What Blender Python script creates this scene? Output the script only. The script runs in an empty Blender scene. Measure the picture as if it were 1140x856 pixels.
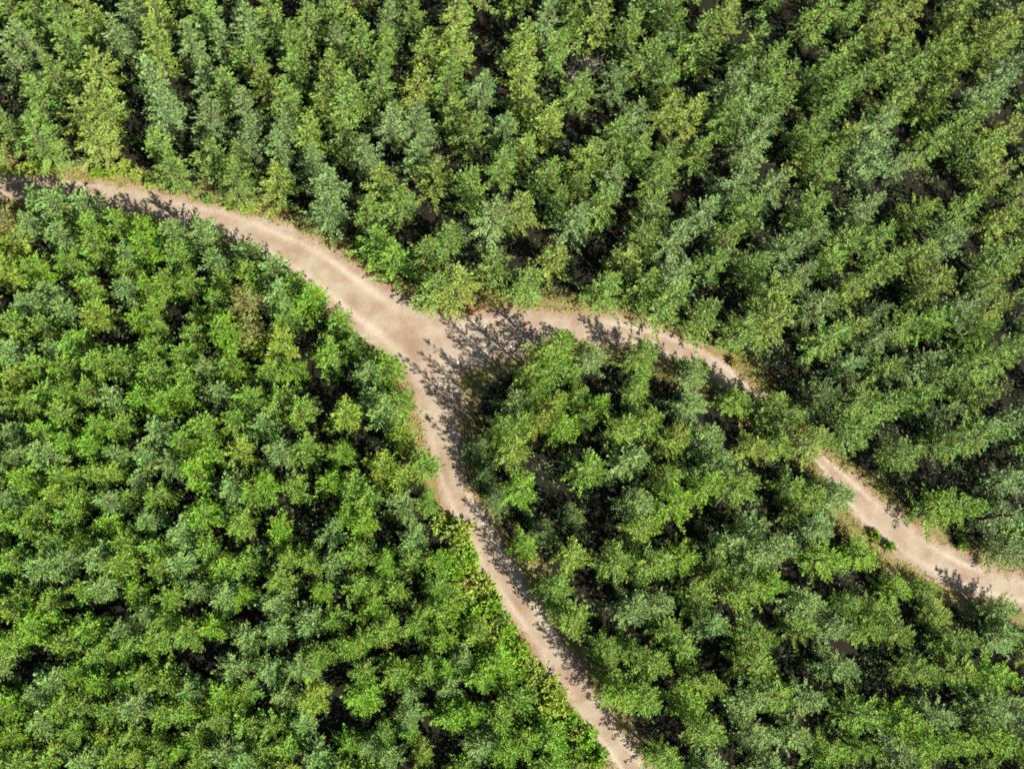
import bpy, math, random
import numpy as np
from mathutils import Vector, Matrix

random.seed(7)
rng = np.random.default_rng(7)
SC = bpy.context.scene
COL = SC.collection

# ------------------------------------------------------------------ camera
PW, PH = 1140.0, 856.0           # size of the photograph
F = 1100.0                       # focal length in photograph pixels
NAD = (400.0, 660.0)             # where the plumb line under the drone meets the picture
HC = 86.0                        # flying height
nc = np.array([NAD[0] - PW / 2, -(NAD[1] - PH / 2), -F]); nc /= np.linalg.norm(nc)
up_c = -nc
y_c = np.array([0.0, 1.0, 0.0]); y_c = y_c - up_c * y_c.dot(up_c); y_c /= np.linalg.norm(y_c)
x_c = np.cross(y_c, up_c)
RW = np.array([x_c, y_c, up_c])  # rows: world axes in camera coordinates -> camera vectors to world
CAM = np.array([0.0, 0.0, HC])

def px2w(x, y, z=0.0):
    d = RW @ np.array([x - PW / 2, -(y - PH / 2), -F])
    t = (z - HC) / d[2]
    return CAM + d * t

def w2px(p):
    c = RW.T @ (np.asarray(p) - CAM)
    return PW / 2 + F * c[0] / -c[2], PH / 2 - F * c[1] / -c[2]

def scale_at(x, y, z=3.0):
    p = px2w(x, y, z)
    c = RW.T @ (p - CAM)
    return F / -c[2]             # pixels per metre, face on

cam_d = bpy.data.cameras.new('camera')
cam = bpy.data.objects.new('camera', cam_d); COL.objects.link(cam)
m = Matrix.Identity(4)
for i in range(3):
    for j in range(3):
        m[i][j] = RW[i][j]
m.translation = Vector(CAM)
cam.matrix_world = m
cam_d.sensor_width = 36.0
cam_d.lens = 36.0 * F / PW
cam_d.clip_end = 6000
SC.camera = cam

# ------------------------------------------------------------------ light
SUN_EL = 41.0
sd = px2w(400, 400) - px2w(472, 462)         # direction in which shadows fall on the ground
sd[2] = 0; sd /= np.linalg.norm(sd)
to_sun = np.array([-sd[0] * math.cos(math.radians(SUN_EL)), -sd[1] * math.cos(math.radians(SUN_EL)), math.sin(math.radians(SUN_EL))])
sl = bpy.data.lights.new('sun', 'SUN'); so = bpy.data.objects.new('sun', sl); COL.objects.link(so)
sl.energy = 5.0; sl.angle = math.radians(0.5); sl.color = (1.0, 0.95, 0.86)
so.rotation_euler = Vector(to_sun).to_track_quat('Z', 'Y').to_euler()
so.location = (0, 0, 120)
W = bpy.data.worlds.new('World'); SC.world = W; W.use_nodes = True
wn = W.node_tree
bg = wn.nodes['Background']
sky = wn.nodes.new('ShaderNodeTexSky'); sky.sky_type = 'NISHITA'; sky.sun_disc = False
sky.sun_elevation = math.radians(SUN_EL)
sky.sun_rotation = math.atan2(to_sun[0], to_sun[1])
wn.links.new(sky.outputs[0], bg.inputs[0]); bg.inputs[1].default_value = 0.05
SC.view_settings.view_transform = 'Standard'; SC.view_settings.look = 'None'
SC.view_settings.gamma = 1.0; SC.view_settings.exposure = 1.36
SC.view_settings.use_curve_mapping = False
SC.render.engine = 'CYCLES'
SC.cycles.max_bounces = 5; SC.cycles.diffuse_bounces = 3; SC.cycles.glossy_bounces = 2
SC.cycles.transmission_bounces = 3; SC.cycles.transparent_max_bounces = 4
SC.cycles.sample_clamp_indirect = 3.0; SC.cycles.sample_clamp_direct = 6.0
SC.cycles.use_denoising = False
SC.cycles.filter_width = 1.8
SC.cycles.use_adaptive_sampling = False

# ------------------------------------------------------------------ materials
def mat(name):
    M = bpy.data.materials.new(name); M.use_nodes = True
    nt = M.node_tree; nt.nodes.clear()
    return M, nt, (lambda t, **k: mk(nt, t, **k))

def mk(nt, t, **k):
    n = nt.nodes.new(t)
    for a, b in k.items():
        if a in n.inputs: n.inputs[a].default_value = b
        else: setattr(n, a, b)
    return n

def leaf_material(name, use_object=True, colour=(.1, .15, .04), dry=False):
    M, nt, N = mat(name)
    L = nt.links.new
    out = N('ShaderNodeOutputMaterial')
    at = N('ShaderNodeAttribute', attribute_name='spray')       # one value for each spray of needles
    at2 = N('ShaderNodeAttribute', attribute_name='blade')      # one value for each blade
    if use_object:
        oi = N('ShaderNodeObjectInfo'); base = oi.outputs['Color']
    else:
        rgb = N('ShaderNodeRGB'); rgb.outputs[0].default_value = (*colour, 1); base = rgb.outputs[0]
    hs = N('ShaderNodeHueSaturation')
    if use_object:      # random patches of bluish sky sheen and sun-side yellow mixed into one crown's colour
        tc = N('ShaderNodeTexCoord'); oi2 = N('ShaderNodeObjectInfo')
        va = N('ShaderNodeVectorMath', operation='MULTIPLY_ADD'); va.inputs[1].default_value = (1, 1, 1)
        cx = N('ShaderNodeCombineXYZ'); rs = N('ShaderNodeMath', operation='MULTIPLY'); rs.inputs[1].default_value = 60
        L(oi2.outputs['Random'], rs.inputs[0]); L(rs.outputs[0], cx.inputs[0])
        L(tc.outputs['Object'], va.inputs[0]); L(cx.outputs[0], va.inputs[2])
        nz = N('ShaderNodeTexNoise', Scale=0.9, Detail=3.0, Roughness=0.6); L(va.outputs[0], nz.inputs['Vector'])
        m1 = N('ShaderNodeMapRange'); m1.inputs['From Min'].default_value = .5; m1.inputs['From Max'].default_value = .72; m1.inputs['To Max'].default_value = .6
        m2_ = N('ShaderNodeMapRange'); m2_.inputs['From Min'].default_value = .48; m2_.inputs['From Max'].default_value = .28; m2_.inputs['To Max'].default_value = .55
        L(nz.outputs[0], m1.inputs[0]); L(nz.outputs[0], m2_.inputs[0])
        x1 = N('ShaderNodeMix', data_type='RGBA'); x1.inputs[7].default_value = (.140, .238, .078, 1)
        x2 = N('ShaderNodeMix', data_type='RGBA'); x2.inputs[7].default_value = (.185, .265, .020, 1)
        L(m1.outputs[0], x1.inputs[0]); L(base, x1.inputs[6]); L(m2_.outputs[0], x2.inputs[0]); L(x1.outputs[2], x2.inputs[6])
        base = x2.outputs[2]
    L(base, hs.inputs['Color'])
    mr = N('ShaderNodeMapRange'); mr.inputs['To Min'].default_value = 0.478 if not dry else 0.42; mr.inputs['To Max'].default_value = 0.512
    L(at.outputs['Fac'], mr.inputs['Value']); L(mr.outputs[0], hs.inputs['Hue'])
    ad = N('ShaderNodeMath', operation='MULTIPLY_ADD'); ad.inputs[1].default_value = 0.36; ad.inputs[2].default_value = 0.62
    L(at2.outputs['Fac'], ad.inputs[0])
    mu = N('ShaderNodeMath', operation='MULTIPLY_ADD'); mu.inputs[1].default_value = 0.5
    L(at.outputs['Fac'], mu.inputs[0]); L(ad.outputs[0], mu.inputs[2])
    L(mu.outputs[0], hs.inputs['Value'])
    di = N('ShaderNodeBsdfDiffuse'); tr = N('ShaderNodeBsdfTranslucent'); gl = N('ShaderNodeBsdfGlossy', Roughness=0.6)
    L(hs.outputs[0], di.inputs[0]); L(hs.outputs[0], tr.inputs[0])
    gl.inputs[0].default_value = (.85, .95, 1, 1)
    mx = N('ShaderNodeMixShader'); mx.inputs[0].default_value = 0.22
    L(di.outputs[0], mx.inputs[1]); L(tr.outputs[0], mx.inputs[2])
    m2 = N('ShaderNodeMixShader'); m2.inputs[0].default_value = 0.012; L(mx.outputs[0], m2.inputs[1]); L(gl.outputs[0], m2.inputs[2])
    L(m2.outputs[0], out.inputs[0])
    return M

def ramp(nt, stops):
    r = nt.nodes.new('ShaderNodeValToRGB')
    while len(r.color_ramp.elements) < len(stops): r.color_ramp.elements.new(0.5)
    for e, (p, c) in zip(r.color_ramp.elements, stops):
        e.position = p; e.color = (*c, 1)
    return r

M_LEAF = leaf_material('needle_foliage')
M_GRASS = leaf_material('verge_grass_blades', False, (.26, .28, .06), True)
M_UNDER = leaf_material('undergrowth_leaves', False, (.075, .115, .036))
M_DRY = leaf_material('dry_litter', False, (.22, .12, .055))

def bark():
    M, nt, N = mat('bark'); L = nt.links.new
    o = N('ShaderNodeOutputMaterial'); b = N('ShaderNodeBsdfPrincipled', Roughness=0.9)
    tc = N('ShaderNodeTexCoord'); n = N('ShaderNodeTexNoise', Scale=9.0, Detail=5.0)
    L(tc.outputs['Object'], n.inputs['Vector'])
    r = ramp(nt, [(.3, (.045, .03, .02)), (.7, (.13, .095, .07))]); L(n.outputs[0], r.inputs[0]); L(r.outputs[0], b.inputs['Base Color'])
    bp = N('ShaderNodeBump', Strength=0.6, Distance=0.03); L(n.outputs[0], bp.inputs['Height']); L(bp.outputs[0], b.inputs['Normal'])
    L(b.outputs[0], o.inputs[0]); return M
M_BARK = bark()

def stone():
    M, nt, N = mat('pale_stone'); L = nt.links.new
    o = N('ShaderNodeOutputMaterial'); b = N('ShaderNodeBsdfPrincipled', Roughness=0.85)
    n = N('ShaderNodeTexNoise', Scale=14.0, Detail=4.0)
    r = ramp(nt, [(.3, (.30, .27, .23)), (.7, (.55, .51, .46))]); L(n.outputs[0], r.inputs[0]); L(r.outputs[0], b.inputs['Base Color'])
    L(b.outputs[0], o.inputs[0]); return M
M_STONE = stone()

def forest_floor():
    M, nt, N = mat('forest_floor'); L = nt.links.new
    o = N('ShaderNodeOutputMaterial'); b = N('ShaderNodeBsdfPrincipled', Roughness=0.95)
    b.inputs['Specular IOR Level'].default_value = 0.15
    g = N('ShaderNodeNewGeometry')
    n1 = N('ShaderNodeTexNoise', Scale=0.8, Detail=8.0, Roughness=0.65); L(g.outputs['Position'], n1.inputs['Vector'])
    n2 = N('ShaderNodeTexNoise', Scale=7.0, Detail=6.0, Roughness=0.7); L(g.outputs['Position'], n2.inputs['Vector'])
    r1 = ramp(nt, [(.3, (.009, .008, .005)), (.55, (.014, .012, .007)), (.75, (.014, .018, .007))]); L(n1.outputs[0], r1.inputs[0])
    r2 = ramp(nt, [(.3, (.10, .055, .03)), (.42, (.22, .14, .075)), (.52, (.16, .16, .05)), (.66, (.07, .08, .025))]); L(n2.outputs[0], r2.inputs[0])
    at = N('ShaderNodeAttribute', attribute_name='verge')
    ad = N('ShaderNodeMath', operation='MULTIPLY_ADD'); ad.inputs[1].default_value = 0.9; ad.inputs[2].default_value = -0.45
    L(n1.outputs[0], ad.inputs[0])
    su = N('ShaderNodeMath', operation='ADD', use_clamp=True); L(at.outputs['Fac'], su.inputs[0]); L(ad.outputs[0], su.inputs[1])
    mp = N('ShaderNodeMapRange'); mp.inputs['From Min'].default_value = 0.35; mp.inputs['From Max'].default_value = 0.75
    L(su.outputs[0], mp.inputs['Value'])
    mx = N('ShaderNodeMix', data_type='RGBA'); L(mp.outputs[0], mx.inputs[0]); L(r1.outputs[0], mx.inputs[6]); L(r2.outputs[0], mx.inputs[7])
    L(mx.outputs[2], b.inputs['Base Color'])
    bp = N('ShaderNodeBump', Strength=0.8, Distance=0.08); L(n2.outputs[0], bp.inputs['Height']); L(bp.outputs[0], b.inputs['Normal'])
    L(b.outputs[0], o.inputs[0]); return M

def track_soil():
    M, nt, N = mat('track_soil'); L = nt.links.new
    o = N('ShaderNodeOutputMaterial'); b = N('ShaderNodeBsdfPrincipled', Roughness=0.92)
    b.inputs['Specular IOR Level'].default_value = 0.2
    g = N('ShaderNodeNewGeometry')
    at = N('ShaderNodeAttribute', attribute_name='inset')        # 0 at the rim, 1 in the middle
    ru = N('ShaderNodeAttribute', attribute_name='rut')
    n1 = N('ShaderNodeTexNoise', Scale=0.35, Detail=6.0, Roughness=0.6); L(g.outputs['Position'], n1.inputs['Vector'])
    n2 = N('ShaderNodeTexNoise', Scale=3.0, Detail=9.0, Roughness=0.72); L(g.outputs['Position'], n2.inputs['Vector'])
    n3 = N('ShaderNodeTexNoise', Scale=22.0, Detail=4.0, Roughness=0.7); L(g.outputs['Position'], n3.inputs['Vector'])
    r1 = ramp(nt, [(.34, (.205, .138, .094)), (.48, (.250, .186, .130)), (.62, (.285, .235, .172))]); L(n1.outputs[0], r1.inputs[0])
    # rim: redder, littered soil
    rr = ramp(nt, [(.3, (.15, .09, .05)), (.5, (.27, .17, .10)), (.7, (.20, .18, .07))]); L(n2.outputs[0], rr.inputs[0])
    ad = N('ShaderNodeMath', operation='MULTIPLY_ADD'); ad.inputs[1].default_value = 1.5; ad.inputs[2].default_value = -0.75
    L(n2.outputs[0], ad.inputs[0])
    su = N('ShaderNodeMath', operation='ADD'); L(at.outputs['Fac'], su.inputs[0]); L(ad.outputs[0], su.inputs[1])
    mp = N('ShaderNodeMapRange'); mp.inputs['From Min'].default_value = 0.05; mp.inputs['From Max'].default_value = 0.42
    L(su.outputs[0], mp.inputs['Value'])
    mx = N('ShaderNodeMix', data_type='RGBA'); L(mp.outputs[0], mx.inputs[0]); L(rr.outputs[0], mx.inputs[6]); L(r1.outputs[0], mx.inputs[7])
    # wheel ruts: slightly paler packed soil, and small grain
    m2 = N('ShaderNodeMix', data_type='RGBA', blend_type='MULTIPLY'); m2.inputs[0].default_value = 1
    rv = ramp(nt, [(.28, (.66, .64, .62)), (.45, (.97, .97, .97)), (.6, (1.04, 1.04, 1.04)), (.75, (1.2, 1.2, 1.2))]); L(n3.outputs[0], rv.inputs[0])
    L(mx.outputs[2], m2.inputs[6]); L(rv.outputs[0], m2.inputs[7])
    m3 = N('ShaderNodeMix', data_type='RGBA'); m3.inputs[7].default_value = (.37, .305, .23, 1)
    rm = N('ShaderNodeMath', operation='MULTIPLY', use_clamp=True); L(ru.outputs['Fac'], rm.inputs[0]); L(n2.outputs[0], rm.inputs[1])
    L(rm.outputs[0], m3.inputs[0]); L(m2.outputs[2], m3.inputs[6])
    L(m3.outputs[2], b.inputs['Base Color'])
    bp = N('ShaderNodeBump', Strength=0.9, Distance=0.07); L(n2.outputs[0], bp.inputs['Height']); L(bp.outputs[0], b.inputs['Normal'])
    L(b.outputs[0], o.inputs[0]); return M

# ------------------------------------------------------------------ tracks
STRIPS = [
    [(-60, 210, 18), (30, 207, 18), (90, 212, 17), (150, 224, 18), (220, 241, 20), (250, 247, 21), (290, 264, 25), (350, 293, 31), (400, 335, 36),
     (440, 362, 40), (472, 400, 35), (490, 435, 31), (490, 470, 25), (497, 520, 22), (515, 565, 24), (545, 620, 24), (575, 665, 23),
     (610, 715, 22), (640, 765, 22), (675, 815, 21), (705, 856, 21), (745, 915, 21)],
    [(472, 388, 40), (520, 380, 40), (566, 368, 30), (620, 363, 21), (680, 367, 19), (740, 383, 20), (790, 405, 19), (830, 435, 12),
     (880, 480, 8), (914, 512, 9), (940, 540, 19), (970, 572, 26), (1020, 612, 25), (1080, 644, 22), (1140, 660, 21), (1210, 676, 18)],
]
SEG = []
for st in STRIPS:
    pts = []
    for (x, y, w) in st:
        p = px2w(x, y, 0); pts.append((p[0], p[1], w / scale_at(x, y, 0)))
    # smooth
    for _ in range(2):
        q = [pts[0]]
        for a, b in zip(pts[:-1], pts[1:]):
            q.append(tuple(.75 * np.array(a) + .25 * np.array(b))); q.append(tuple(.25 * np.array(a) + .75 * np.array(b)))
        q.append(pts[-1]); pts = q
    SEG.append(np.array(pts))

def track_sd(P):
    """signed distance (negative inside) to the tracks, and the distance across from the centre line; P is (n,2)"""
    best = np.full(len(P), 1e9); cen = np.full(len(P), 1e9)
    for pts in SEG:
        for a, b in zip(pts[:-1], pts[1:]):
            ab = b[:2] - a[:2]; L2 = ab.dot(ab)
            t = np.clip(((P - a[:2]) @ ab) / L2, 0, 1)
            d = np.linalg.norm(P - (a[:2] + t[:, None] * ab), axis=1)
            w = a[2] + (b[2] - a[2]) * t
            cen = np.minimum(cen, d / w)
            best = np.minimum(best, d - w)
    return best, cen

def vnoise(P, s, seed=0):
    """cheap value noise in the plane"""
    r = np.random.default_rng(seed); T = r.random((64, 64))
    q = P / s; i = np.floor(q).astype(int); f = q - i; f = f * f * (3 - 2 * f)
    g = lambda a, b: T[(i[:, 0] + a) % 64, (i[:, 1] + b) % 64]
    return (g(0, 0) * (1 - f[:, 0]) + g(1, 0) * f[:, 0]) * (1 - f[:, 1]) + (g(0, 1) * (1 - f[:, 0]) + g(1, 1) * f[:, 0]) * f[:, 1]

def new_mesh(name, V, Fq, attrs=None, material=None, smooth=False):
    me = bpy.data.meshes.new(name)
    V = np.asarray(V, dtype=np.float32); Fq = np.asarray(Fq, dtype=np.int32)
    k = Fq.shape[1]
    me.vertices.add(len(V)); me.vertices.foreach_set('co', V.ravel())
    me.loops.add(Fq.size); me.loops.foreach_set('vertex_index', Fq.ravel())
    me.polygons.add(len(Fq)); me.polygons.foreach_set('loop_start', np.arange(0, Fq.size, k, dtype=np.int32))
    me.polygons.foreach_set('loop_total', np.full(len(Fq), k, dtype=np.int32))
    for an, (dom, arr) in (attrs or {}).items():
        A = me.attributes.new(an, 'FLOAT', dom); A.data.foreach_set('value', np.asarray(arr, dtype=np.float32))
    me.update(calc_edges=True)
    if material: me.materials.append(material)
    if smooth: me.polygons.foreach_set('use_smooth', np.ones(len(Fq), dtype=bool))
    return me

def link(name, me, parent=None):
    o = bpy.data.objects.new(name, me); COL.objects.link(o)
    if parent is not None: o.parent = parent
    return o

corners = np.array([px2w(x, y)[:2] for x in (-60, 1200) for y in (-60, 916)])
x0, y0 = corners.min(0) - 6; x1, y1 = corners.max(0) + 6

def axis(a, b, step):
    core = np.arange(a, b + step, step)
    far = np.array([4, 10, 25, 60, 150, 400, 1000, 2500.])
    return np.concatenate([a - far[::-1], core, core[-1] + far])

def hill(P, d):
    return np.clip((d - 0.2) / 2.5, 0, 1) * (vnoise(P, 3.1, 1) * 0.35 + vnoise(P, 1.1, 2) * 0.12)

def build_ground():
    xs, ys = axis(x0, x1, 0.5), axis(y0, y1, 0.5)
    X, Y = np.meshgrid(xs, ys); P = np.stack([X.ravel(), Y.ravel()], 1)
    d, _ = track_sd(P)
    z = hill(P, d)
    nx, ny = len(xs), len(ys)
    i = np.arange((nx - 1) * (ny - 1)); r = i // (nx - 1); c = i % (nx - 1); a = r * nx + c
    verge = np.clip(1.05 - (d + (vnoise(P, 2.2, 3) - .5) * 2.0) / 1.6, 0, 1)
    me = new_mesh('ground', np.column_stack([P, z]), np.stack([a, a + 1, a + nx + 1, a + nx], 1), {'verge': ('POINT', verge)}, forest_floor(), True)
    o = link('ground', me); o['kind'] = 'structure'
build_ground()

def build_track():
    s = 0.14
    xs, ys = np.arange(x0, x1, s), np.arange(y0, y1, s)
    X, Y = np.meshgrid(xs, ys); P = np.stack([X.ravel(), Y.ravel()], 1)
    d = np.full(len(P), 9.0); cen = np.full(len(P), 9.0)
    # coarse test first
    coarse, _ = track_sd(P[::1][::7]); near = np.repeat(coarse < 2.0, 7)[:len(P)]
    if len(near) < len(P): near = np.concatenate([near, np.ones(len(P) - len(near), bool)])
    dn, cn = track_sd(P[near]); d[near] = dn; cen[near] = cn
    d = d + (vnoise(P, 1.3, 5) - .5) * 0.7 + (vnoise(P, 0.45, 6) - .5) * 0.4
    nx, ny = len(xs), len(ys)
    D = d.reshape(ny, nx)
    cell = (D[:-1, :-1] + D[1:, :-1] + D[:-1, 1:] + D[1:, 1:]) / 4 < 0
    r, c = np.nonzero(cell); a = r * nx + c
    Fq = np.stack([a, a + 1, a + nx + 1, a + nx], 1)
    u, inv = np.unique(Fq, return_inverse=True)
    Pu = P[u]; ins = np.clip(-d[u] / 1.1, 0, 1)
    z = 0.03 + 0.05 * np.clip(-d[u] / 1.0, 0, 1) + (vnoise(Pu, 0.7, 8) - .5) * 0.03
    rut = np.exp(-((cen[u] - 0.46) / 0.13) ** 2) * 1.1 * np.clip(vnoise(Pu, 5.0, 9) * 2.2 - .1, 0, 1.5)
    me = new_mesh('dirt_track', np.column_stack([Pu, z]), inv.reshape(-1, 4), {'inset': ('POINT', ins), 'rut': ('POINT', rut)}, track_soil(), True)
    o = link('dirt_track', me); o['kind'] = 'structure'
build_track()

# ------------------------------------------------------------------ foliage meshes
class Blades:
    """collects needle sprays as narrow four-cornered blades"""
    def __init__(s): s.c = []; s.d = []; s.n = []; s.l = []; s.w = []; s.sp = []
    def add(s, c, d, n, l, w, sp):
        s.c.append(c); s.d.append(d); s.n.append(n); s.l.append(l); s.w.append(w); s.sp.append(sp)
    def mesh(s, name, material, r):
        c, d, n = (np.array(a, dtype=float) for a in (s.c, s.d, s.n)); l = np.array(s.l)[:, None]; w = np.array(s.w)[:, None]
        d /= np.linalg.norm(d, axis=1)[:, None]
        side = np.cross(d, n); side /= np.linalg.norm(side, axis=1)[:, None] + 1e-9
        nn = np.cross(side, d)
        a = c; b = c + d * l * .45 + side * w * .5 - nn * w * .12; e = c + d * l; f = c + d * l * .45 - side * w * .5 - nn * w * .12
        V = np.stack([a, b, e, f], 1).reshape(-1, 3)
        Fq = np.arange(len(V)).reshape(-1, 4)
        return new_mesh(name, V, Fq, {'spray': ('FACE', s.sp), 'blade': ('FACE', r.random(len(Fq)))}, material)

def unit(v): return v / (np.linalg.norm(v) + 1e-9)

def conifer(seed, H, R, whorl, nb, low, e0, e1, power, leaf, full=1.2):
    """crown blades and trunk/limb tubes of one tree"""
    r = np.random.default_rng(seed)
    B = Blades(); limbs = []
    lean = r.normal(0, .012 * H, 2)
    z = low * H
    up = np.array([0, 0, 1.0])
    lobes = r.uniform(0, 2 * math.pi, 3)
    while z < H * .985:
        t = (z / H - low) / (1 - low)
        base = R * ((1 - t) ** power) * (0.82 if t < .06 else 1) + 0.10
        k = max(3, int(round(nb * (0.55 + 0.45 * (1 - t)) + r.uniform(-.6, .6))))
        ph = r.uniform(0, 6.28)
        cx = np.array([lean[0] * t, lean[1] * t, z])
        for i in range(k):
            az = ph + i * 6.283 / k + r.normal(0, .22)
            L = base * r.uniform(.6, 1.18) * (1 + .14 * math.cos(2 * (az - lobes[0])) + .10 * math.cos(3 * (az - lobes[1])))
            if r.random() < .05: continue
            e = math.radians(e0 + (e1 - e0) * t + r.normal(0, 7))
            d0 = np.array([math.cos(az) * math.cos(e), math.sin(az) * math.cos(e), math.sin(e)])
            o0 = cx + up * r.uniform(-.2, .2)
            sp = r.random()
            limbs.append((o0, o0 + d0 * L * .8, .012 + .02 * (1 - t)))
            step = leaf * .62 / full
            s = .18 * L
            sideh = unit(np.cross(d0, up))
            roll = r.normal(0, .25)
            while s <= L:
                q = s / L
                p = o0 + d0 * s + up * (L * .16 * q * q - L * .10 * q)      # sag, then a rising tip
                wd = min(.44 * L, .60) * (0.35 + 1.25 * q * (1 - q) * 1.6) * (1 - .55 * q ** 3)
                for sg in (-1, 1):
                    dd = unit(d0 * r.uniform(.8, 1.25) + sg * sideh * r.uniform(.5, .9) + up * (r.normal(.02, .18) + sg * roll))
                    m_ = max(1, int(wd / (leaf * .72) + r.random()))
                    for j in range(m_):
                        if r.random() < .10: continue
                        pp = p + dd * (j * leaf * .68) + r.normal(0, .03, 3)
                        nrm = unit(up + .35 * d0 * (1, 1, 0) + r.normal(0, .34, 3))
                        dj = unit(dd + r.normal(0, .30, 3) + up * .12)
                        B.add(pp, dj, nrm, leaf * r.uniform(.75, 1.3), leaf * r.uniform(.34, .56), min(1, max(0, sp + r.normal(0, .12))))
                s += step * r.uniform(.8, 1.3)
            for j in range(3):
                B.add(o0 + d0 * L * .97 + up * L * .06, unit(d0 + r.normal(0, .35, 3) + up * .25), unit(up + r.normal(0, .5, 3)), leaf * 1.3, leaf * .45, sp)
        z += whorl * r.uniform(.75, 1.25) * (1 - .25 * t)
    # leader
    for j in range(10):
        B.add(np.array([lean[0], lean[1], H * .955 + j * .035]), unit(r.normal(0, .6, 3) + up * .8), unit(r.normal(0, 1, 3)), leaf, leaf * .4, .8)
    # trunk and limbs as tapered tubes
    V = []; Q = []
    def tube(a, b, ra, rb, n=6):
        d = unit(b - a); u = unit(np.cross(d, [0.3, .9, .2])); v = np.cross(d, u); k0 = len(V)
        for (p, rr) in ((a, ra), (b, rb)):
            for i in range(n):
                an = 6.283 * i / n; V.append(p + (u * math.cos(an) + v * math.sin(an)) * rr)
        for i in range(n):
            Q.append((k0 + i, k0 + (i + 1) % n, k0 + n + (i + 1) % n, k0 + n + i))
    rt = .016 * H
    lv = [0, .04, .3, .6, 1.0]; rd = [1.45, 1.0, .8, .5, .08]
    pos = [np.array([lean[0] * q, lean[1] * q, H * .97 * q - (0.5 if q == 0 else 0)]) for q in lv]
    for i in range(4): tube(pos[i], pos[i + 1], rt * rd[i], rt * rd[i + 1], 8)
    for a, b, rr in limbs: tube(a, b, rr, rr * .35, 3)
    return B.mesh('crown', M_LEAF, r), new_mesh('trunk', V, Q, None, M_BARK, True)

TALL = [conifer(100 + i, 7.8 * r_, 2.25, .62, 7.0, .12, -8, 42, pw, .25) for i, (r_, pw) in enumerate(
    [(1, 1.0), (1.05, .9), (.95, 1.05), (1, .92), (.9, .85), (1.1, 1.0), (1, .9), (.93, 1.0)])]
YOUNG = [conifer(200 + i, 5.4 * r_, 1.5, .45, 6.6, .12, 0, 46, pw, .22) for i, (r_, pw) in enumerate(
    [(1, .60), (1.05, .55), (.95, .7), (1, .6), (.9, .5), (1.1, .65), (1, .55), (.93, .6)])]

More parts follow.
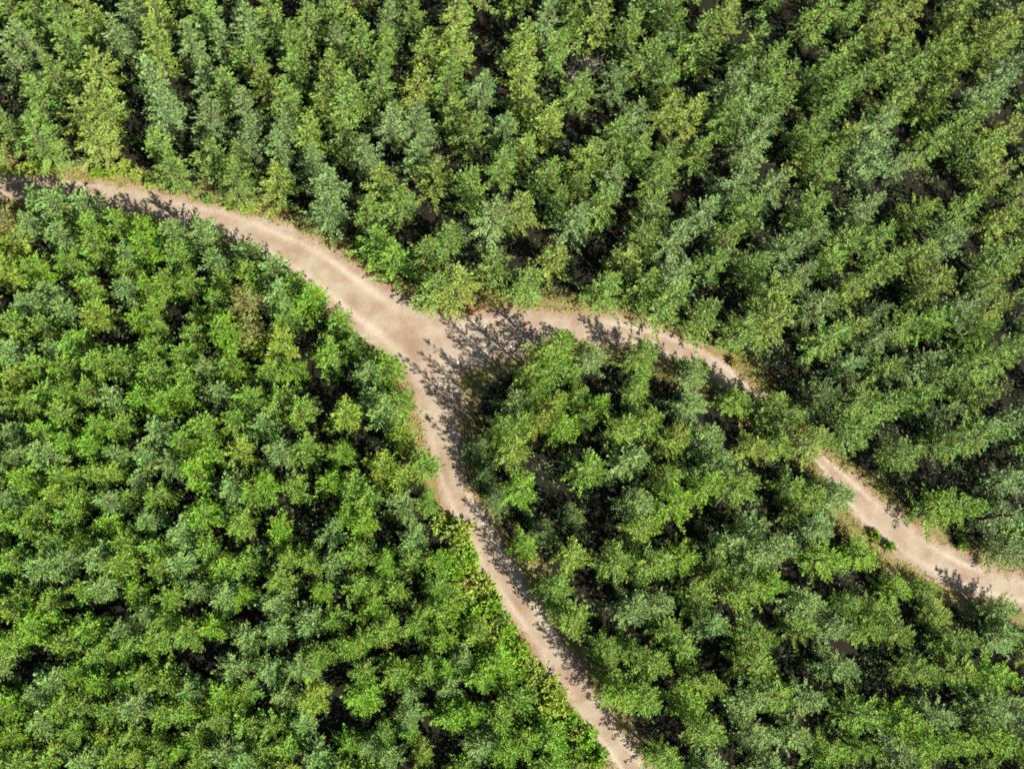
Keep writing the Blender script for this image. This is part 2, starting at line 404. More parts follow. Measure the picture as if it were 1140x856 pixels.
# ------------------------------------------------------------------ where the trees stand (crown centres, read off the photograph)
# each string is one sixteenth of the photograph, four times enlarged: x,y and a letter for the crown's colour
TILE = {
(0, 0): "40,40g 150,35g 270,80g 400,60y 470,20y 80,150b 290,200g 60,260b 160,280g 350,230g 240,330g 430,280y 520,150b 600,200b 590,60b 700,60y 690,200y 150,400g 330,380g 470,370y 80,470g 200,470g 350,500y 450,470y 40,560g 150,560g 300,590y 420,610y 60,660g 160,680g 370,700y 470,690y 800,60g 900,50g 850,180b 820,230b 980,150b 1100,100b 1010,240b 670,350b 900,340b 890,430b 730,490b 660,580g 1000,370g 1110,230g 930,510b 1080,460b 960,600b 700,650g 800,640g 650,720g 760,740g 850,760g 950,700g 1060,690g 940,800g 1050,800g 1120,600b",
(1, 0): "60,60g 140,60g 230,90g 340,50g 430,60y 590,60b 650,110b 700,40g 740,120y 900,50y 930,120y 150,180g 30,200b 360,190b 470,170g 580,180g 760,200y 890,210y 170,290g 460,260b 330,310y 700,280g 560,340g 640,350g 400,350b 180,390g 40,360y 860,340g 950,350g 720,380y 1010,390b 300,430y 420,430g 130,440g 640,440b 40,450g 720,520b 600,540b 890,490y 1020,490b 870,570y 970,570g 420,530g 130,550b 240,560y 30,540g 640,620g 760,600g 1110,560b 400,600g 100,660b 290,650b 480,670b 60,700y 250,720b 720,690b 810,700y 490,740g 350,740g 640,750b 690,760g 100,800y 800,760y 1080,650g 1100,720g 1000,740b 960,820g 560,810y 470,810y 320,820b",
(2, 0): "160,50b 20,20y 270,80g 380,60y 540,90g 580,40g 700,40g 760,100b 830,70g 970,60y 1070,60y 60,160y 250,150g 100,200y 200,210g 290,200g 510,160b 560,170y 700,170b 850,170g 960,110y 1070,190g 200,290y 60,270y 620,240g 780,260g 900,240g 1030,270b 1110,260g 60,360y 310,380g 470,340b 650,310y 700,330g 570,340y 1010,340b 830,350g 60,440y 240,440y 120,420g 500,420b 710,410b 960,430g 560,500b 700,480y 810,490y 1050,460b 160,530y 230,490y 380,560g 960,520g 660,560g 780,580y 1110,600b 460,600g 100,590y 60,660y 400,620y 470,670g 560,670g 340,700y 700,690g 840,680g 910,660y 1070,680g 370,780y 160,770g 560,770g 660,790g 750,760g 850,760y 1010,800b 1090,770g 20,800y 300,820y 450,800b",
(3, 0): "120,70g 250,50g 370,60g 530,50y 640,60y 860,50y 780,100b 1080,90y 230,150b 350,160g 450,150y 820,160y 930,170y 1040,190y 30,270g 60,370g 340,240g 560,240g 680,270g 830,280y 750,250y 240,330g 430,330g 1090,290b 1020,330b 650,360g 790,370y 200,410y 320,420g 450,430g 90,450b 600,430y 1010,410b 760,440y 40,530b 300,520g 690,500b 510,540b 900,540g 1090,560y 200,570g 370,590y 600,590b 750,620g 960,570g 330,640g 650,640g 830,680y 980,650g 1100,650g 180,680y 470,690b 280,720g 600,720b 700,660g 240,790g 140,750y 400,760b 560,790g 660,790b 760,750y 1030,770y 940,790g 30,820b 1110,760g",
(0, 1): "260,70b 180,40b 130,140b 370,60b 430,90b 20,130o 40,240y 30,340y 400,170g 430,250g 270,200b 300,310g 150,350v 530,140g 640,160v 560,270b 650,240v 560,350g 420,320g 770,190b 900,180b 780,280g 830,310v 1100,260b 960,310b 1110,370g 980,400g 220,450b 120,500b 390,430g 570,440b 650,420v 740,400g 840,410g 420,540y 290,520b 60,580g 190,600g 620,570v 680,520g 880,540g 960,480g 1090,490o 1110,600o 700,610g 1000,610v 860,640g 140,650b 340,670g 50,720b 240,700b 160,770g 280,780g 540,750g 440,770g 680,700g 820,720g 1030,770v 920,780b 690,810g 60,820y 350,730g 820,810g",
(1, 1): "70,40g 320,80b 380,50b 340,180g 500,70g 540,220v 470,250g 590,340v 640,40g 720,60b 950,50b 1060,100b 1080,200b 860,200g 900,290g 760,260g 910,440y 990,430y 810,490g 1070,480g 20,270b 80,350b 220,380g 100,460b 240,480v 130,570g 380,560g 420,620g 330,720g 440,680g 610,750g 640,800g 500,800b 170,790v 20,580o 110,680y 60,800g",
(2, 1): "40,60y 120,50g 210,30g 320,30y 400,50g 500,20g 280,120b 420,150g 650,50g 700,70g 860,80b 960,60g 1060,60g 600,190g 740,190b 990,180g 1100,130b 60,160y 200,290y 290,330g 180,360y 70,420g 510,300y 480,370y 720,260g 920,300g 1080,330g 1040,250g 420,440g 340,440g 600,400g 740,370b 620,480g 700,520g 860,570g 1040,600g 980,620g 1100,560g 210,660g 190,720g 380,700b 250,800y 590,730g 560,800y 820,780b",
(3, 1): "40,60g 200,70g 210,180b 440,60b 540,70b 690,80y 880,80g 1060,120y 90,240b 360,210g 500,190g 570,160g 800,210b 960,40g 290,300v 180,350b 540,310g 690,270y 560,400g 770,380y 1060,280g 1020,390g 400,420y 40,450y 250,490b 500,530b 110,520g 690,470y 870,520b 1040,500y 620,590g 400,600y 750,570v 960,610v 1090,570v 40,570y 500,650b 740,660v 280,650g 380,760b 550,770g 700,760b 640,690g 800,820g 1080,700g 300,800g 240,740b 980,760g",
(0, 2): "50,50y 130,90g 200,40g 300,40g 400,30g 500,60b 640,60v 800,40v 730,90v 980,40b 1100,60g 270,130g 60,210b 180,210v 300,250v 400,270v 440,180v 540,180g 710,210b 900,190g 1050,160g 820,260g 930,300v 1070,300y 520,310b 640,320b 760,350b 70,330b 200,320b 120,420v 270,410g 420,400g 510,390y 610,430b 870,390v 1030,460b 250,490y 30,510b 340,520g 480,520b 580,510g 700,500g 1110,490g 160,570g 290,600g 900,580v 20,600v 480,620v 660,610b 1070,620g 100,640g 220,690g 370,690g 550,710g 690,730g 820,660b 920,740g 440,770b 550,800g 60,780g 300,780b 180,820b 800,800b 990,820v 1100,800g 700,820g 380,580y",
(1, 2): "110,70g 200,120g 160,180b 40,180b 100,300b 230,290g 40,440v 180,460g 400,130y 380,200g 520,60b 570,130b 640,70g 650,230y 700,280g 380,300v 430,180g 560,360y 340,430v 430,450g 640,420y 500,510g 740,360g 400,590v 480,620v 650,530b 770,530g 260,550b 340,660b 100,660v 700,690b 160,770g 240,780g 340,800b 450,760g 580,790v 820,790v 690,800g",
(2, 2): "20,60b 160,60g 220,30y 390,90v 560,20g 620,90b 610,160g 500,190g 120,200y 290,160v 250,220v 20,280y 200,280v 800,90b 730,80b 880,130g 1010,60g 1090,80g 740,240y 880,230b 660,300b 530,340b 580,400g 960,250v 920,340b 1090,270y 700,410g 730,390v 880,450v 50,460v 190,440g 740,520v 660,540b 560,530b 1040,440g 1020,540v 1060,390y 590,640y 520,690v 170,720v 40,740v 780,770v 970,720b 1080,640b 470,790g 640,800g 920,830g 1060,800b",
(3, 2): "40,60g 100,150g 60,260g 250,50d 420,60g 550,80g 690,60g 850,30v 960,50y 1060,30y 220,250y 230,340g 400,210g 500,150v 350,180g 820,110b 980,110y 1090,160b 800,240g 930,230g 620,310g 730,290y 860,260y 330,480b 110,450g 220,490g 130,560g 30,600b 1100,420b 1020,470v 900,550v 780,590v 230,640b 300,680v 40,740b 420,760v 270,780v 480,830b 1090,580b 1100,760b",
(0, 3): "160,20b 30,140y 90,90g 220,120g 370,50g 450,50b 600,70v 750,90g 880,60b 1000,90b 1090,80v 950,20v 160,210v 40,210y 640,170b 740,190g 400,240v 540,240b 960,220v 50,300g 290,300g 680,290g 840,260g 800,320g 460,340g 560,330g 1100,280b 350,420v 240,460b 1040,400b 160,510b 640,440g 550,460v 440,470v 740,470g 850,500b 40,580v 270,580g 370,570g 980,540v 1090,520g 490,600g 600,580b 720,610g 820,600g 180,650b 60,700v 980,640g 330,690g 470,710y 590,710g 880,700g 1090,660g 700,740g 800,770v 600,800y 220,810g 370,820b 1000,780b 500,810y 700,820g 880,820g 100,820g 1080,820b 30,830b",
(1, 3): "110,30g 100,120b 290,70v 450,50g 540,30g 620,60g 800,60g 850,150v 240,200b 100,240b 350,190g 520,130v 590,240g 720,210g 480,290g 60,420b 200,410b 290,350g 390,320g 640,430g 760,420g 850,420v 480,440g 490,540v 920,370b 1010,450v 1090,370v 250,540y 320,520g 130,530b 70,660g 210,650b 690,520b 680,620b 740,560v 870,620v 960,610v 1090,640g 580,700g 510,750b 420,740v 690,700g 860,740g 140,760g 270,800b 1000,750b 1110,780v 740,800y 600,800b 30,790g 20,500g 860,500b 800,480g 1100,240g",
(2, 3): "200,60g 160,140b 280,190g 420,60g 560,150b 670,120b 620,40b 530,230v 430,320g 450,430g 300,430v 700,240g 790,200b 900,210b 780,330g 850,100g 930,50v 1050,60g 540,340g 640,390g 600,550g 660,480v 440,570v 1070,160g 1000,280v 1110,280g 1090,390g 960,400v 880,480y 910,540v 800,560v 1060,560b 880,690g 1090,720b 850,780g 680,830g 30,560g 60,740v 180,720v 270,770v 350,720g",
(3, 3): "20,40v 110,50g 270,20g 180,120b 370,120g 590,60v 630,130v 510,150g 770,170y 840,110g 720,60g 1050,150b 1060,270b 860,280g 30,290v 170,240g 320,230b 440,240g 600,250g 700,430g 340,410b 480,410g 870,430g 1060,450v 50,530g 200,550b 190,640g 430,620g 620,640v 780,630b 860,620g 1010,620b 1110,590b 30,770b 290,800v 430,770v 590,790b 740,760v 870,760v 1030,740v 1110,690g 950,780g",
}
# dark gaps between the crowns: x,y,radius in the same enlarged coordinates
GAPS = {
(0, 0): "590,530,70 580,430,60 790,360,50 1010,100,35 770,200,40 1035,460,30 1075,560,40 50,380,45 430,160,25",
(1, 0): "1060,190,110 1090,60,90 1000,250,50 270,210,45 590,260,50 60,270,40 510,520,35 480,610,45 900,680,60 600,720,45 220,810,60 850,820,50 520,60,35 450,330,30",
(2, 0): "380,150,60 50,70,50 880,20,50 190,370,50 370,480,70 260,610,65 70,760,40 690,250,25 910,350,30 860,540,40 510,250,50 1110,130,35 990,740,35 620,740,30",
(3, 0): "40,110,70 160,270,40 690,150,45 600,340,50 880,360,55 830,450,40 140,480,35 60,650,55 500,620,50 1000,580,40 770,820,55 970,60,35 420,240,25 1090,460,35",
(0, 1): "60,60,50 180,240,45 520,660,55 770,90,50 830,490,40 40,440,40 880,350,30 490,240,20 730,250,25 1030,210,30 480,390,30 980,720,30",
(1, 1): "400,230,40 660,300,50 680,170,60 230,610,55 60,500,30",
(2, 1): "110,240,40 520,150,30 770,60,35 900,400,70 960,750,70 30,640,110 700,770,50 420,820,40",
(3, 1): "80,680,80 300,110,35 440,300,60 280,570,50 900,350,60 1110,400,45 640,200,40 860,720,55 620,740,25 80,350,35 190,460,25",
(0, 2): "825,490,45 820,120,50 680,160,40 40,670,40 470,700,40 980,650,35 500,450,30 1100,560,35",
(1, 2): "300,60,60 180,550,60 570,640,60 490,290,45 710,480,35 560,440,40 50,780,35 110,400,35",
(2, 2): "250,450,70 260,570,80 760,650,75 1060,190,45 480,90,40 800,310,50 80,340,45 450,500,70 20,680,40 690,180,35 1100,370,30",
(3, 2): "700,420,90 500,370,70 1000,300,45 100,680,45 540,770,50 900,670,60 420,270,35",
(0, 3): "180,340,65 890,360,75 500,150,40 50,380,35 660,520,35 1050,230,30 740,660,40 520,750,30",
(1, 3): "110,320,50 600,500,50 420,610,50 310,690,50 240,770,40 930,670,45 790,640,40 690,370,40 690,100,40 830,810,60 230,290,25 300,270,25 660,310,20 400,420,35 1000,130,50",
(2, 3): "430,140,60 730,450,70 970,330,50 570,480,40 650,650,60 1000,640,60 600,300,25",
(3, 3): "700,310,70 450,500,90 600,420,40 300,600,60 40,620,50 160,340,45 450,60,60 960,330,50 760,510,60 540,700,25 1110,820,30 960,140,50",
}
PX = [(535, 495, 'd'), (541, 528, 'd'), (540, 560, 'd'), (606, 592, 'd'), (622, 600, 'd'), (640, 575, 'd'), (576, 446, 'b'), (599, 437, 'g'), (621, 448, 'y'), (645, 440, 'g'), (582, 470, 'g'), (605, 468, 'y'), (630, 474, 'v'), (655, 464, 'g'), (640, 415, 'g'), (662, 396, 'b'), (618, 412, 'g'), (560, 474, 'g'), (590, 415, 'g')]                                              # x, y, colour; d darkened as if shaded, others added to thicken junction shadow
for (i, j), s in TILE.items():
    for e in s.split():
        a, b = e.split(','); PX.append((285 * i + float(a) / 4, 214 * j + float(b[:-1]) / 4, b[-1]))
GP = [(560, 390, 25), (545, 350, 14), (535, 440, 12), (640, 360, 10), (700, 386, 12), (630, 650, 8)]
for (i, j), s in GAPS.items():
    for e in s.split():
        a, b, c = (float(q) for q in e.split(',')); GP.append((285 * i + a / 4, 214 * j + b / 4, c / 4))

LEFT_EDGE = [(-80, 225), (30, 222), (150, 232), (220, 250), (290, 275), (350, 310), (400, 345), (440, 385), (470, 430), (480, 480), (497, 530), (515, 575),
             (545, 630), (575, 675), (610, 720), (640, 770), (675, 820), (705, 860), (745, 930)]
RIGHT_EDGE = [(500, 400), (570, 364), (620, 363), (680, 367), (740, 383), (790, 405), (830, 435), (880, 480), (930, 535), (970, 572), (1020, 612), (1080, 644), (1140, 660), (1240, 680)]
def yat(line, x):
    for a, b in zip(line[:-1], line[1:]):
        if a[0] <= x <= b[0]: return a[1] + (b[1] - a[1]) * (x - a[0]) / (b[0] - a[0])
    return line[0][1] if x < line[0][0] else line[-1][1]
def block(x, y):
    """which of the three stands a crown belongs to"""
    if x < 745 and y > yat(LEFT_EDGE, x) : return 'young' if x < 500 or y > yat(LEFT_EDGE, x) else 'wedge'
    if x > 500 and y > yat(RIGHT_EDGE, x): return 'wedge'
    return 'upper'

BELT = LEFT_EDGE[11:]
def belt(x, y): return min(math.hypot(x - q[0], y - q[1]) for a, b in zip(BELT[:-1], BELT[1:]) for q in (a, ((a[0] + b[0]) / 2, (a[1] + b[1]) / 2)))
# thin crowns that were read twice
KEEP = []
for (x, y, c) in PX:
    b = block(x, y)
    if b == 'young' and belt(x, y) < 44 and y > 585: continue
    if c != 'd' and any(g[2] >= 12.4 and math.hypot(x - g[0], y - g[1]) < g[2] + 6 for g in GP): continue
    dm = 18.5 if b == 'young' else 17 if 550 < x < 670 and 390 < y < 480 else 26
    if all((x - k[0]) ** 2 + (y - k[1]) ** 2 > dm * dm for k in KEEP): KEEP.append((x, y, c, b))
n_hand = len(KEEP)
# crowns just over the frame's border, and thin places
r0 = random.Random(3)
for _ in range(30000):
    x, y = r0.uniform(-32, 1185), r0.uniform(-45, 895)
    b = block(x, y); dm = 42 if b != 'young' else 30
    if any((x - g[0]) ** 2 + (y - g[1]) ** 2 < (g[2] + 13) ** 2 for g in GP): continue
    if any((x - k[0]) ** 2 + (y - k[1]) ** 2 < dm * dm for k in KEEP): continue
    if b == 'young' and belt(x, y) < 44 and y > 585: continue
    if track_sd(px2w(x, y, 2.5)[None, :2])[0][0] < 1.0: continue
    KEEP.append((x, y, r0.choice('ggbyv' if b == 'young' else 'ggbyg'), b))

MEAN = {'upper': (.146, .234, .052), 'wedge': (.142, .242, .024), 'young': (.122, .255, .014)}
TINT = {'g': (.140, .232, .036), 'y': (.215, .270, .038), 'b': (.165, .245, .100), 'v': (.140, .275, .018), 'd': (.075, .115, .034), 'o': (.21, .195, .060)}  # d carries the shade of dim crowns in its colour
arr = np.array([(k[0], k[1]) for k in KEEP])
TREES = []
for i, (x, y, c, b) in enumerate(KEEP):
    dd = np.sort(np.hypot(*(arr - arr[i]).T))[1:5].mean()
    rp = min(max(dd * (0.68 if b != 'young' else .66), 18 if b != 'young' else 13), 27 if b != 'young' else 21)
    H0 = {'upper': 8.5, 'wedge': 8.7, 'young': 5.7}[b]
    if b == 'young' and min(math.hypot(x - q[0], y - q[1]) for q in LEFT_EDGE[11:]) < 42: rp *= .78
    s = scale_at(x, y, H0 * .5); R = rp / s * r0.uniform(.92, 1.1)
    k = R / (2.2 if b != 'young' else 1.5)
    kz = k ** .6 * r0.uniform(.92, 1.12)
    if b == 'wedge' and 545 < x < 640 and 385 < y < 482: kz *= 1.5; k *= 1.12  # made taller so their shadows cover the junction
    elif b == 'wedge' and c != 'd' and 520 < x < 615 and 482 <= y < 585: kz *= 1.22  # made taller to widen the shade on the lower track
    elif b == 'wedge' and x >= 632 and min(math.hypot(x - q[0], y - q[1]) for q in RIGHT_EDGE) < 60: kz *= .62; k *= .92  # made lower to leave the side track sunlit
    if c == 'd' and x < 650: kz *= .5; k *= .8  # shade-coloured crowns kept low, under the shadow of taller neighbours
    if r0.random() < .3: f = r0.uniform(.78, 1.2); k *= f; kz *= f ** .8
    p = px2w(x, y, H0 * kz * .55)[:2].copy()
    # feet stand clear of the track
    for _ in range(12):
        d, _c = track_sd(p[None]); d = d[0]
        want = .35 * R if not (835 < x < 925 and 420 < y < 540) else .05
        if d >= want: break
        e = .15
        gx = track_sd(np.array([p + (e, 0)]))[0][0] - track_sd(np.array([p - (e, 0)]))[0][0]
        gy = track_sd(np.array([p + (0, e)]))[0][0] - track_sd(np.array([p - (0, e)]))[0][0]
        p = p + unit(np.array([gx, gy])) * min(.4, want - d + .05)
    TREES.append(dict(p=p, c=c, b=b, k=k, kz=kz, R=R, H=H0 * kz))
# drop the smaller of two trees that ended up on one foot
out = []
for t in TREES:
    if all(np.hypot(*(t['p'] - q['p'])) > .42 * min(t['R'], q['R']) + .35 for q in out): out.append(t)
TREES = out

# ------------------------------------------------------------------ labels: what the crown looks like and where one finds it
ONES = 'zero one two three four five six seven eight nine ten eleven twelve thirteen fourteen fifteen sixteen seventeen eighteen nineteen'.split()
TENS = 'x x twenty thirty forty fifty sixty seventy eighty ninety'.split()
def word(n):
    n = int(round(n))
    if n < 20: return ONES[max(n, 0)]
    return TENS[n // 10] + ('' if n % 10 == 0 else '-' + ONES[n % 10]) if n < 100 else 'hundred'
HUE = {'g': 'green', 'y': 'yellow-green', 'b': 'blue-green', 'v': 'bright green', 'd': 'shaded dark green', 'o': 'yellowing'}
def place(x, y, b):
    def near(pts): return min(math.hypot(x - q[0], y - q[1]) for q in pts)
    if math.hypot(x - 500, y - 370) < 75: return 'at the track junction'
    if b == 'young':
        if x < 450 and near(LEFT_EDGE[:9]) < 32: return 'below the upper track'
        if near(LEFT_EDGE[9:]) < 45: return 'beside the lower track'
        return 'in the dense stand'
    if b == 'wedge':
        if near(LEFT_EDGE[9:]) < 50: return 'beside the lower track'
        if near(RIGHT_EDGE) < 45: return 'beside the side track'
        return 'between two tracks'
    if x < 450 and near(LEFT_EDGE[:9]) < 48: return 'above the upper track'
    if x > 560 and near(RIGHT_EDGE) < 48: return 'above the side track'
    return 'in the upper forest'

def thing(name, label, cat, group, loc, rot=0.0, scale=(1, 1, 1)):
    o = bpy.data.objects.new(name, None); COL.objects.link(o)
    o.location = loc; o.rotation_euler = (0, 0, rot); o.scale = scale; o.empty_display_size = .3
    o['label'] = label; o['category'] = cat; o['group'] = group
    return o

used = set()
def ground_z(p): return 0.0
NAME = {'upper': {'b': 'spruce_tree', '*': 'fir_tree'}, 'wedge': {'b': 'spruce_tree', '*': 'fir_tree'}, 'young': {'b': 'young_spruce', '*': 'young_fir'}}
NOUN = {'spruce_tree': 'spruce', 'fir_tree': 'fir', 'young_spruce': 'young spruce', 'young_fir': 'young fir'}
GRP = {'upper': 'tall conifers above the tracks', 'wedge': 'tall conifers between the two tracks', 'young': 'young conifers of the dense stand'}
count = {}
for t in TREES:
    nm = NAME[t['b']].get(t['c'], NAME[t['b']]['*'])
    lib = YOUNG if t['b'] == 'young' else TALL
    cr, tr = r0.choice(lib)
    X, Y = w2px((t['p'][0], t['p'][1], t['H'] * .6)); fx, fy = X / PW * 100, Y / PH * 100
    pl = place(X, Y, t['b'])
    if not (0 <= fx <= 100 and 0 <= fy <= 100): tail = 'cut by the photo edge near'
    lab = None
    for ox, oy in ((0, 0), (.6, 0), (0, .6), (-.6, 0), (0, -.6), (.6, .6), (-.6, -.6)):
        lab = f"{HUE[t['c']]} {NOUN[nm]} {pl}, {word(min(max(fx + ox, 0), 99))} percent across and {word(min(max(fy + oy, 0), 99))} down"
        if lab not in used: break
    used.add(lab)
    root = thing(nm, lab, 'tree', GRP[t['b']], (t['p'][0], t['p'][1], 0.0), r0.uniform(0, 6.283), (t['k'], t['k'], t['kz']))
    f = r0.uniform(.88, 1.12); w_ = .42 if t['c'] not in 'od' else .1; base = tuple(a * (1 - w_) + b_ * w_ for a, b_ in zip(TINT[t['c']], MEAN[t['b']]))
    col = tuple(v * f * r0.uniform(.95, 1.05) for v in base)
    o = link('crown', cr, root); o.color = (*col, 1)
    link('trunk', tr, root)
    count[nm] = count.get(nm, 0) + 1
print('TREES', count, 'hand', n_hand, 'dropped', len(KEEP) - len(TREES))

# ------------------------------------------------------------------ shrubs on the verges
def shrub(seed, R, H, n, leaf, narrow=.45):
    r = np.random.default_rng(seed); B = Blades(); V = []; Q = []
    for i in range(n):
        az = r.uniform(0, 6.28); e = r.uniform(.25, 1.5); L = r.uniform(.6, 1.0)
        d = np.array([math.cos(az) * math.cos(e), math.sin(az) * math.cos(e), math.sin(e)])
        tip = d * L * np.array([R, R, H]); sp = r.random()
        for q in np.linspace(.25, 1, 7):
            for j in range(5):
                B.add(tip * q + r.normal(0, .05, 3) + (0, 0, .04), unit(d + r.normal(0, .8, 3)), unit(np.array([0, 0, 1.]) + r.normal(0, .6, 3)), leaf * r.uniform(.6, 1.3), leaf * narrow * r.uniform(.7, 1.2), min(1, max(0, sp + r.normal(0, .15))))
        s0 = np.cross(d, [0.1, .2, 1]); s0 = unit(s0) * .008; k = len(V)
        V += [s0, -s0, tip * .9 - s0 * .4, tip * .9 + s0 * .4]; Q.append((k, k + 1, k + 2, k + 3))
    return B.mesh('foliage', M_LEAF, r), new_mesh('stems', V, Q, None, M_BARK)
SHR = [shrub(300 + i, .75, .85, 46, .20) for i in range(5)]
DEAD = shrub(320, .9, 1.0, 40, .16, .25)
STINT = {'y': (.25, .33, .045), 'g': (.15, .25, .03), 'o': (.31, .27, .06), 'r': (.26, .13, .06), 'v': (.18, .33, .025), 'k': (.24, .20, .17)}
SHW = {'y': 'yellow-green leafy', 'g': 'green leafy', 'o': 'orange dry', 'r': 'reddish withered', 'v': 'bright green leafy', 'k': 'grey dead'}
SHRUBS = [  # photograph x, y, colour, size
    (508, 590, 'y', 1.1), (505, 640, 'v', 1.2), (498, 622, 'y', 1.1), (522, 684, 'v', 1.2), (548, 712, 'y', 1.2), (538, 728, 'v', 1.2), (562, 740, 'y', 1.2), (556, 758, 'v', 1.2), (586, 776, 'v', 1.2), (572, 790, 'y', 1.1), (602, 812, 'v', 1.2), (628, 842, 'y', 1.1), (640, 815, 'y', 1.2), (612, 840, 'v', 1.1), (512, 607, 'y', 1), (520, 621, 'v', 1.1), (508, 626, 'v', 1.2), (526, 640, 'y', 1), (535, 655, 'y', 1.1), (520, 651, 'o', 1), (514, 668, 'y', 1.2),
    (545, 674, 'v', 1), (555, 690, 'g', 1.1), (540, 695, 'y', 1.2), (563, 706, 'v', 1.1), (528, 712, 'y', 1.2), (575, 725, 'v', 1.2), (585, 739, 'y', 1.1), (595, 752, 'y', 1.1), (578, 750, 'v', 1),
    (608, 762, 'y', 1), (618, 772, 'y', 1), (612, 783, 'y', 1.2), (626, 788, 'y', 1), (600, 795, 'v', 1), (636, 803, 'v', 1), (650, 822, 'v', 1.1), (640, 836, 'g', 1.1), (662, 842, 'v', 1), (618, 818, 'g', 1.2),
    (490, 582, 'y', .9), (516, 690, 'y', 1),
    (975, 597, 'y', 1.0), (992, 608, 'v', .9), (1074, 606, 'v', .9),
    (138, 186, 'y', 1.2), (125, 192, 'y', 1.1), (150, 195, 'y', 1.1), (108, 190, 'v', .9), (167, 203, 'y', .9), (36, 186, 'y', 1.1), (52, 183, 'v', 1.0), (22, 189, 'y', .9), (232, 221, 'g', .8), (255, 228, 'y', .8), (273, 231, 'y', .8), (196, 209, 'y', .8),
    (802, 381, 'o', .8), (786, 371, 'o', .7), (817, 403, 'o', .8), (762, 362, 'y', .8), (744, 355, 'o', .7), (537, 340, 'r', .8), (523, 346, 'r', .8), (848, 470, 'o', .9), (893, 478, 'o', .8), (765, 413, 'g', 1.3), (783, 411, 'g', 1.1),
    (270, 350, 'y', 1.0), (277, 366, 'o', .9), (284, 380, 'y', 1.0), (655, 67, 'k', 1.6), (3, 245, 'o', 1.4), (8, 262, 'y', 1.4),
]
for (x, y, c, s) in SHRUBS:
    p = px2w(x, y, .5)
    if y > 570 and x < 700: s *= r0.uniform(1.3, 1.8)
    if 260 < x < 290 and 340 < y < 385: p = px2w(x, y, 2.2); s *= 2.0
    if x < 12: p = px2w(x, y, 2.0); s *= 1.8
    if c == 'k': p = px2w(x, y, 2.5); s *= 1.6
    fo, st = DEAD if c == 'k' else r0.choice(SHR)
    fx, fy = x / PW * 100, y / PH * 100
    where = ('in the dense stand' if 260 < x < 290 and 340 < y < 385 else 'in the upper forest' if c == 'k' else 'at the photo edge' if x < 12 else
             'beside the lower track' if (y > 570 and x < 700) else 'beside the upper track' if x < 480 else 'at the track junction' if x < 560 else 'beside the side track')
    lab = f"{SHW[c]} shrub {where}, {word(fx)} percent across and {word(fy)} percent down"
    while lab in used: fx += .7; lab = f"{SHW[c]} shrub {where}, {word(fx)} percent across and {word(fy)} percent down"
    used.add(lab)
    root = thing('shrub', lab, 'shrub', 'shrubs along the track verges', (p[0], p[1], .03), r0.uniform(0, 6.28), (s, s, s * r0.uniform(.8, 1.1)))
    o = link('foliage', fo, root); f = r0.uniform(.85, 1.1); o.color = (*[v * f for v in STINT[c]], 1)
    link('stems', st, root)

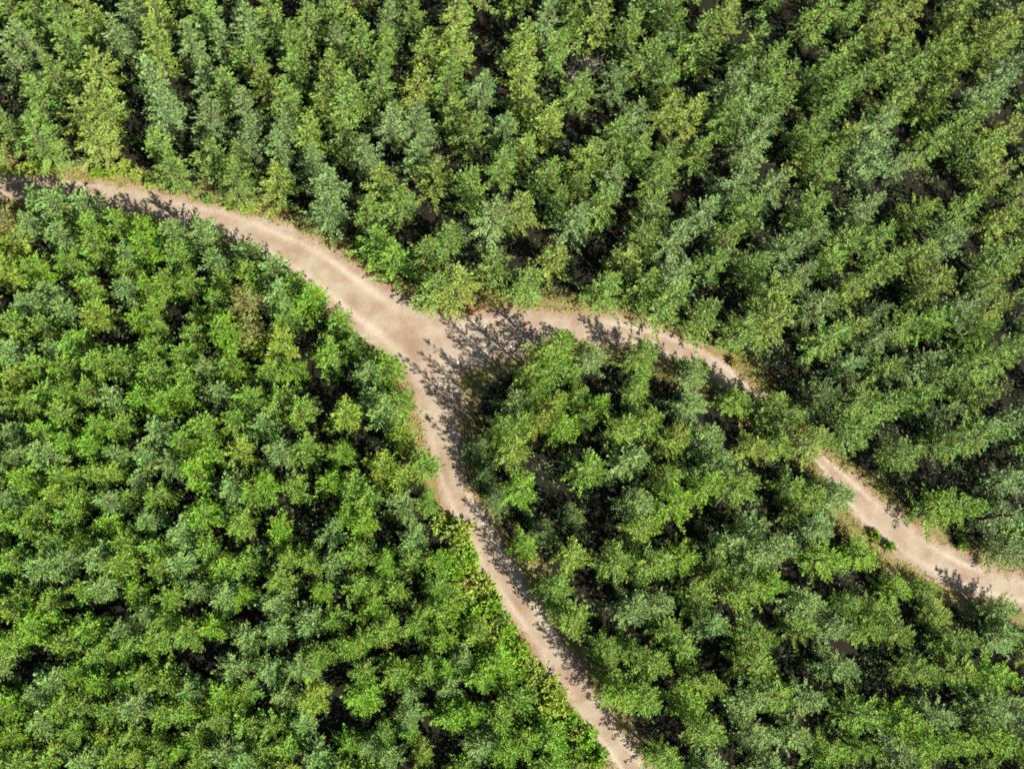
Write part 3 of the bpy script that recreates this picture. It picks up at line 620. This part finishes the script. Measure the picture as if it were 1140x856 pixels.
# ------------------------------------------------------------------ pale stones lying on the junction
def rock(seed):
    r = np.random.default_rng(seed); me = bpy.data.meshes.new('stone')
    import bmesh
    bm = bmesh.new(); bmesh.ops.create_icosphere(bm, subdivisions=2, radius=1)
    ax = r.normal(0, 1, (6, 3))
    for v in bm.verts:
        d = np.array(v.co); f = 1.0
        for a in ax: f = min(f, .72 / max(.3, abs(d.dot(unit(a)))) if d.dot(unit(a)) > 0 else f)
        v.co = Vector(d * f * np.array([1, .75, .5]))
    bm.to_mesh(me); bm.free(); me.materials.append(M_STONE); return me
RK = [rock(i) for i in range(4)]
STONES = [(539, 364, .17, 'largest white stone in the shade at the middle of the junction'), (509.5, 403, .16, 'white stone in the tree shade at the junction foot'), (555, 371.6, .13, 'flat pale stone east of the large white stone'),
          (520, 362, .14, 'flat grey stone by the reddish verge of the junction'), (528, 389, .11, 'small pale stone in the middle of the junction shade'), (537.5, 391, .10, 'smaller pale stone of the close pair in the shade'),
          (568.5, 385.6, .13, 'dim oblong stone where the side track begins'), (572, 397, .10, 'dim pebble close to the wedge trees at the junction'), (517, 404.5, .10, 'grey pebble right beside the white stone in shade'),
          (466.5, 328, .12, 'lone white stone under the fir above the junction'), (520, 415, .09, 'tiny pebble lowest of those in the junction shade')]
for i, (x, y, s, lab) in enumerate(STONES):
    p = px2w(x, y, .05)
    o = link('stone', RK[i % 4]); o.location = (p[0], p[1], .10); o.scale = (s, s, s); o.rotation_euler = (0, 0, r0.uniform(0, 6))
    o['label'] = lab; o['category'] = 'stone'; o['group'] = 'pale stones on the junction'

# ------------------------------------------------------------------ verge grass, litter and undergrowth (nobody could count them)
def scatter(name, n, lo, hi, material, leaf, blades, spread, height, seed, cluster=2.0):
    r = np.random.default_rng(seed); B = Blades()
    P = np.column_stack([r.uniform(x0, x1, n * 30), r.uniform(y0, y1, n * 30)])
    d, _ = track_sd(P); ok = (d > lo) & (d < hi) & (vnoise(P, cluster, seed) > r.uniform(.25, .8, len(P)))
    P = P[ok][:n]; G = hill(P, d[ok][:n])
    for q, gz in zip(P, G):
        sp = r.random()
        for j in range(blades):
            B.add(np.array([q[0], q[1], .06 + gz]) + r.normal(0, 1, 3) * (spread, spread, 0) + (0, 0, r.uniform(0, height)), unit(r.normal(0, 1, 3) * (1, 1, .35) + (0, 0, .45)), unit(r.normal(0, .5, 3) + (0, 0, 1)), leaf * r.uniform(.6, 1.3), leaf * r.uniform(.15, .4), sp)
    o = link(name, B.mesh(name, material, r)); o['kind'] = 'stuff'; return o
scatter('grass', 6000, -.45, 1.7, M_GRASS, .19, 10, .13, .12, 41)
scatter('leaf_litter', 2600, -1.1, 2.0, M_DRY, .12, 5, .16, .03, 42, 1.2)
ug = scatter('undergrowth', 9000, 1.0, 400, M_UNDER, .36, 13, .32, .7, 43, 1.6)
print('undergrowth', len(ug.data.polygons), x0, x1, y0, y1)
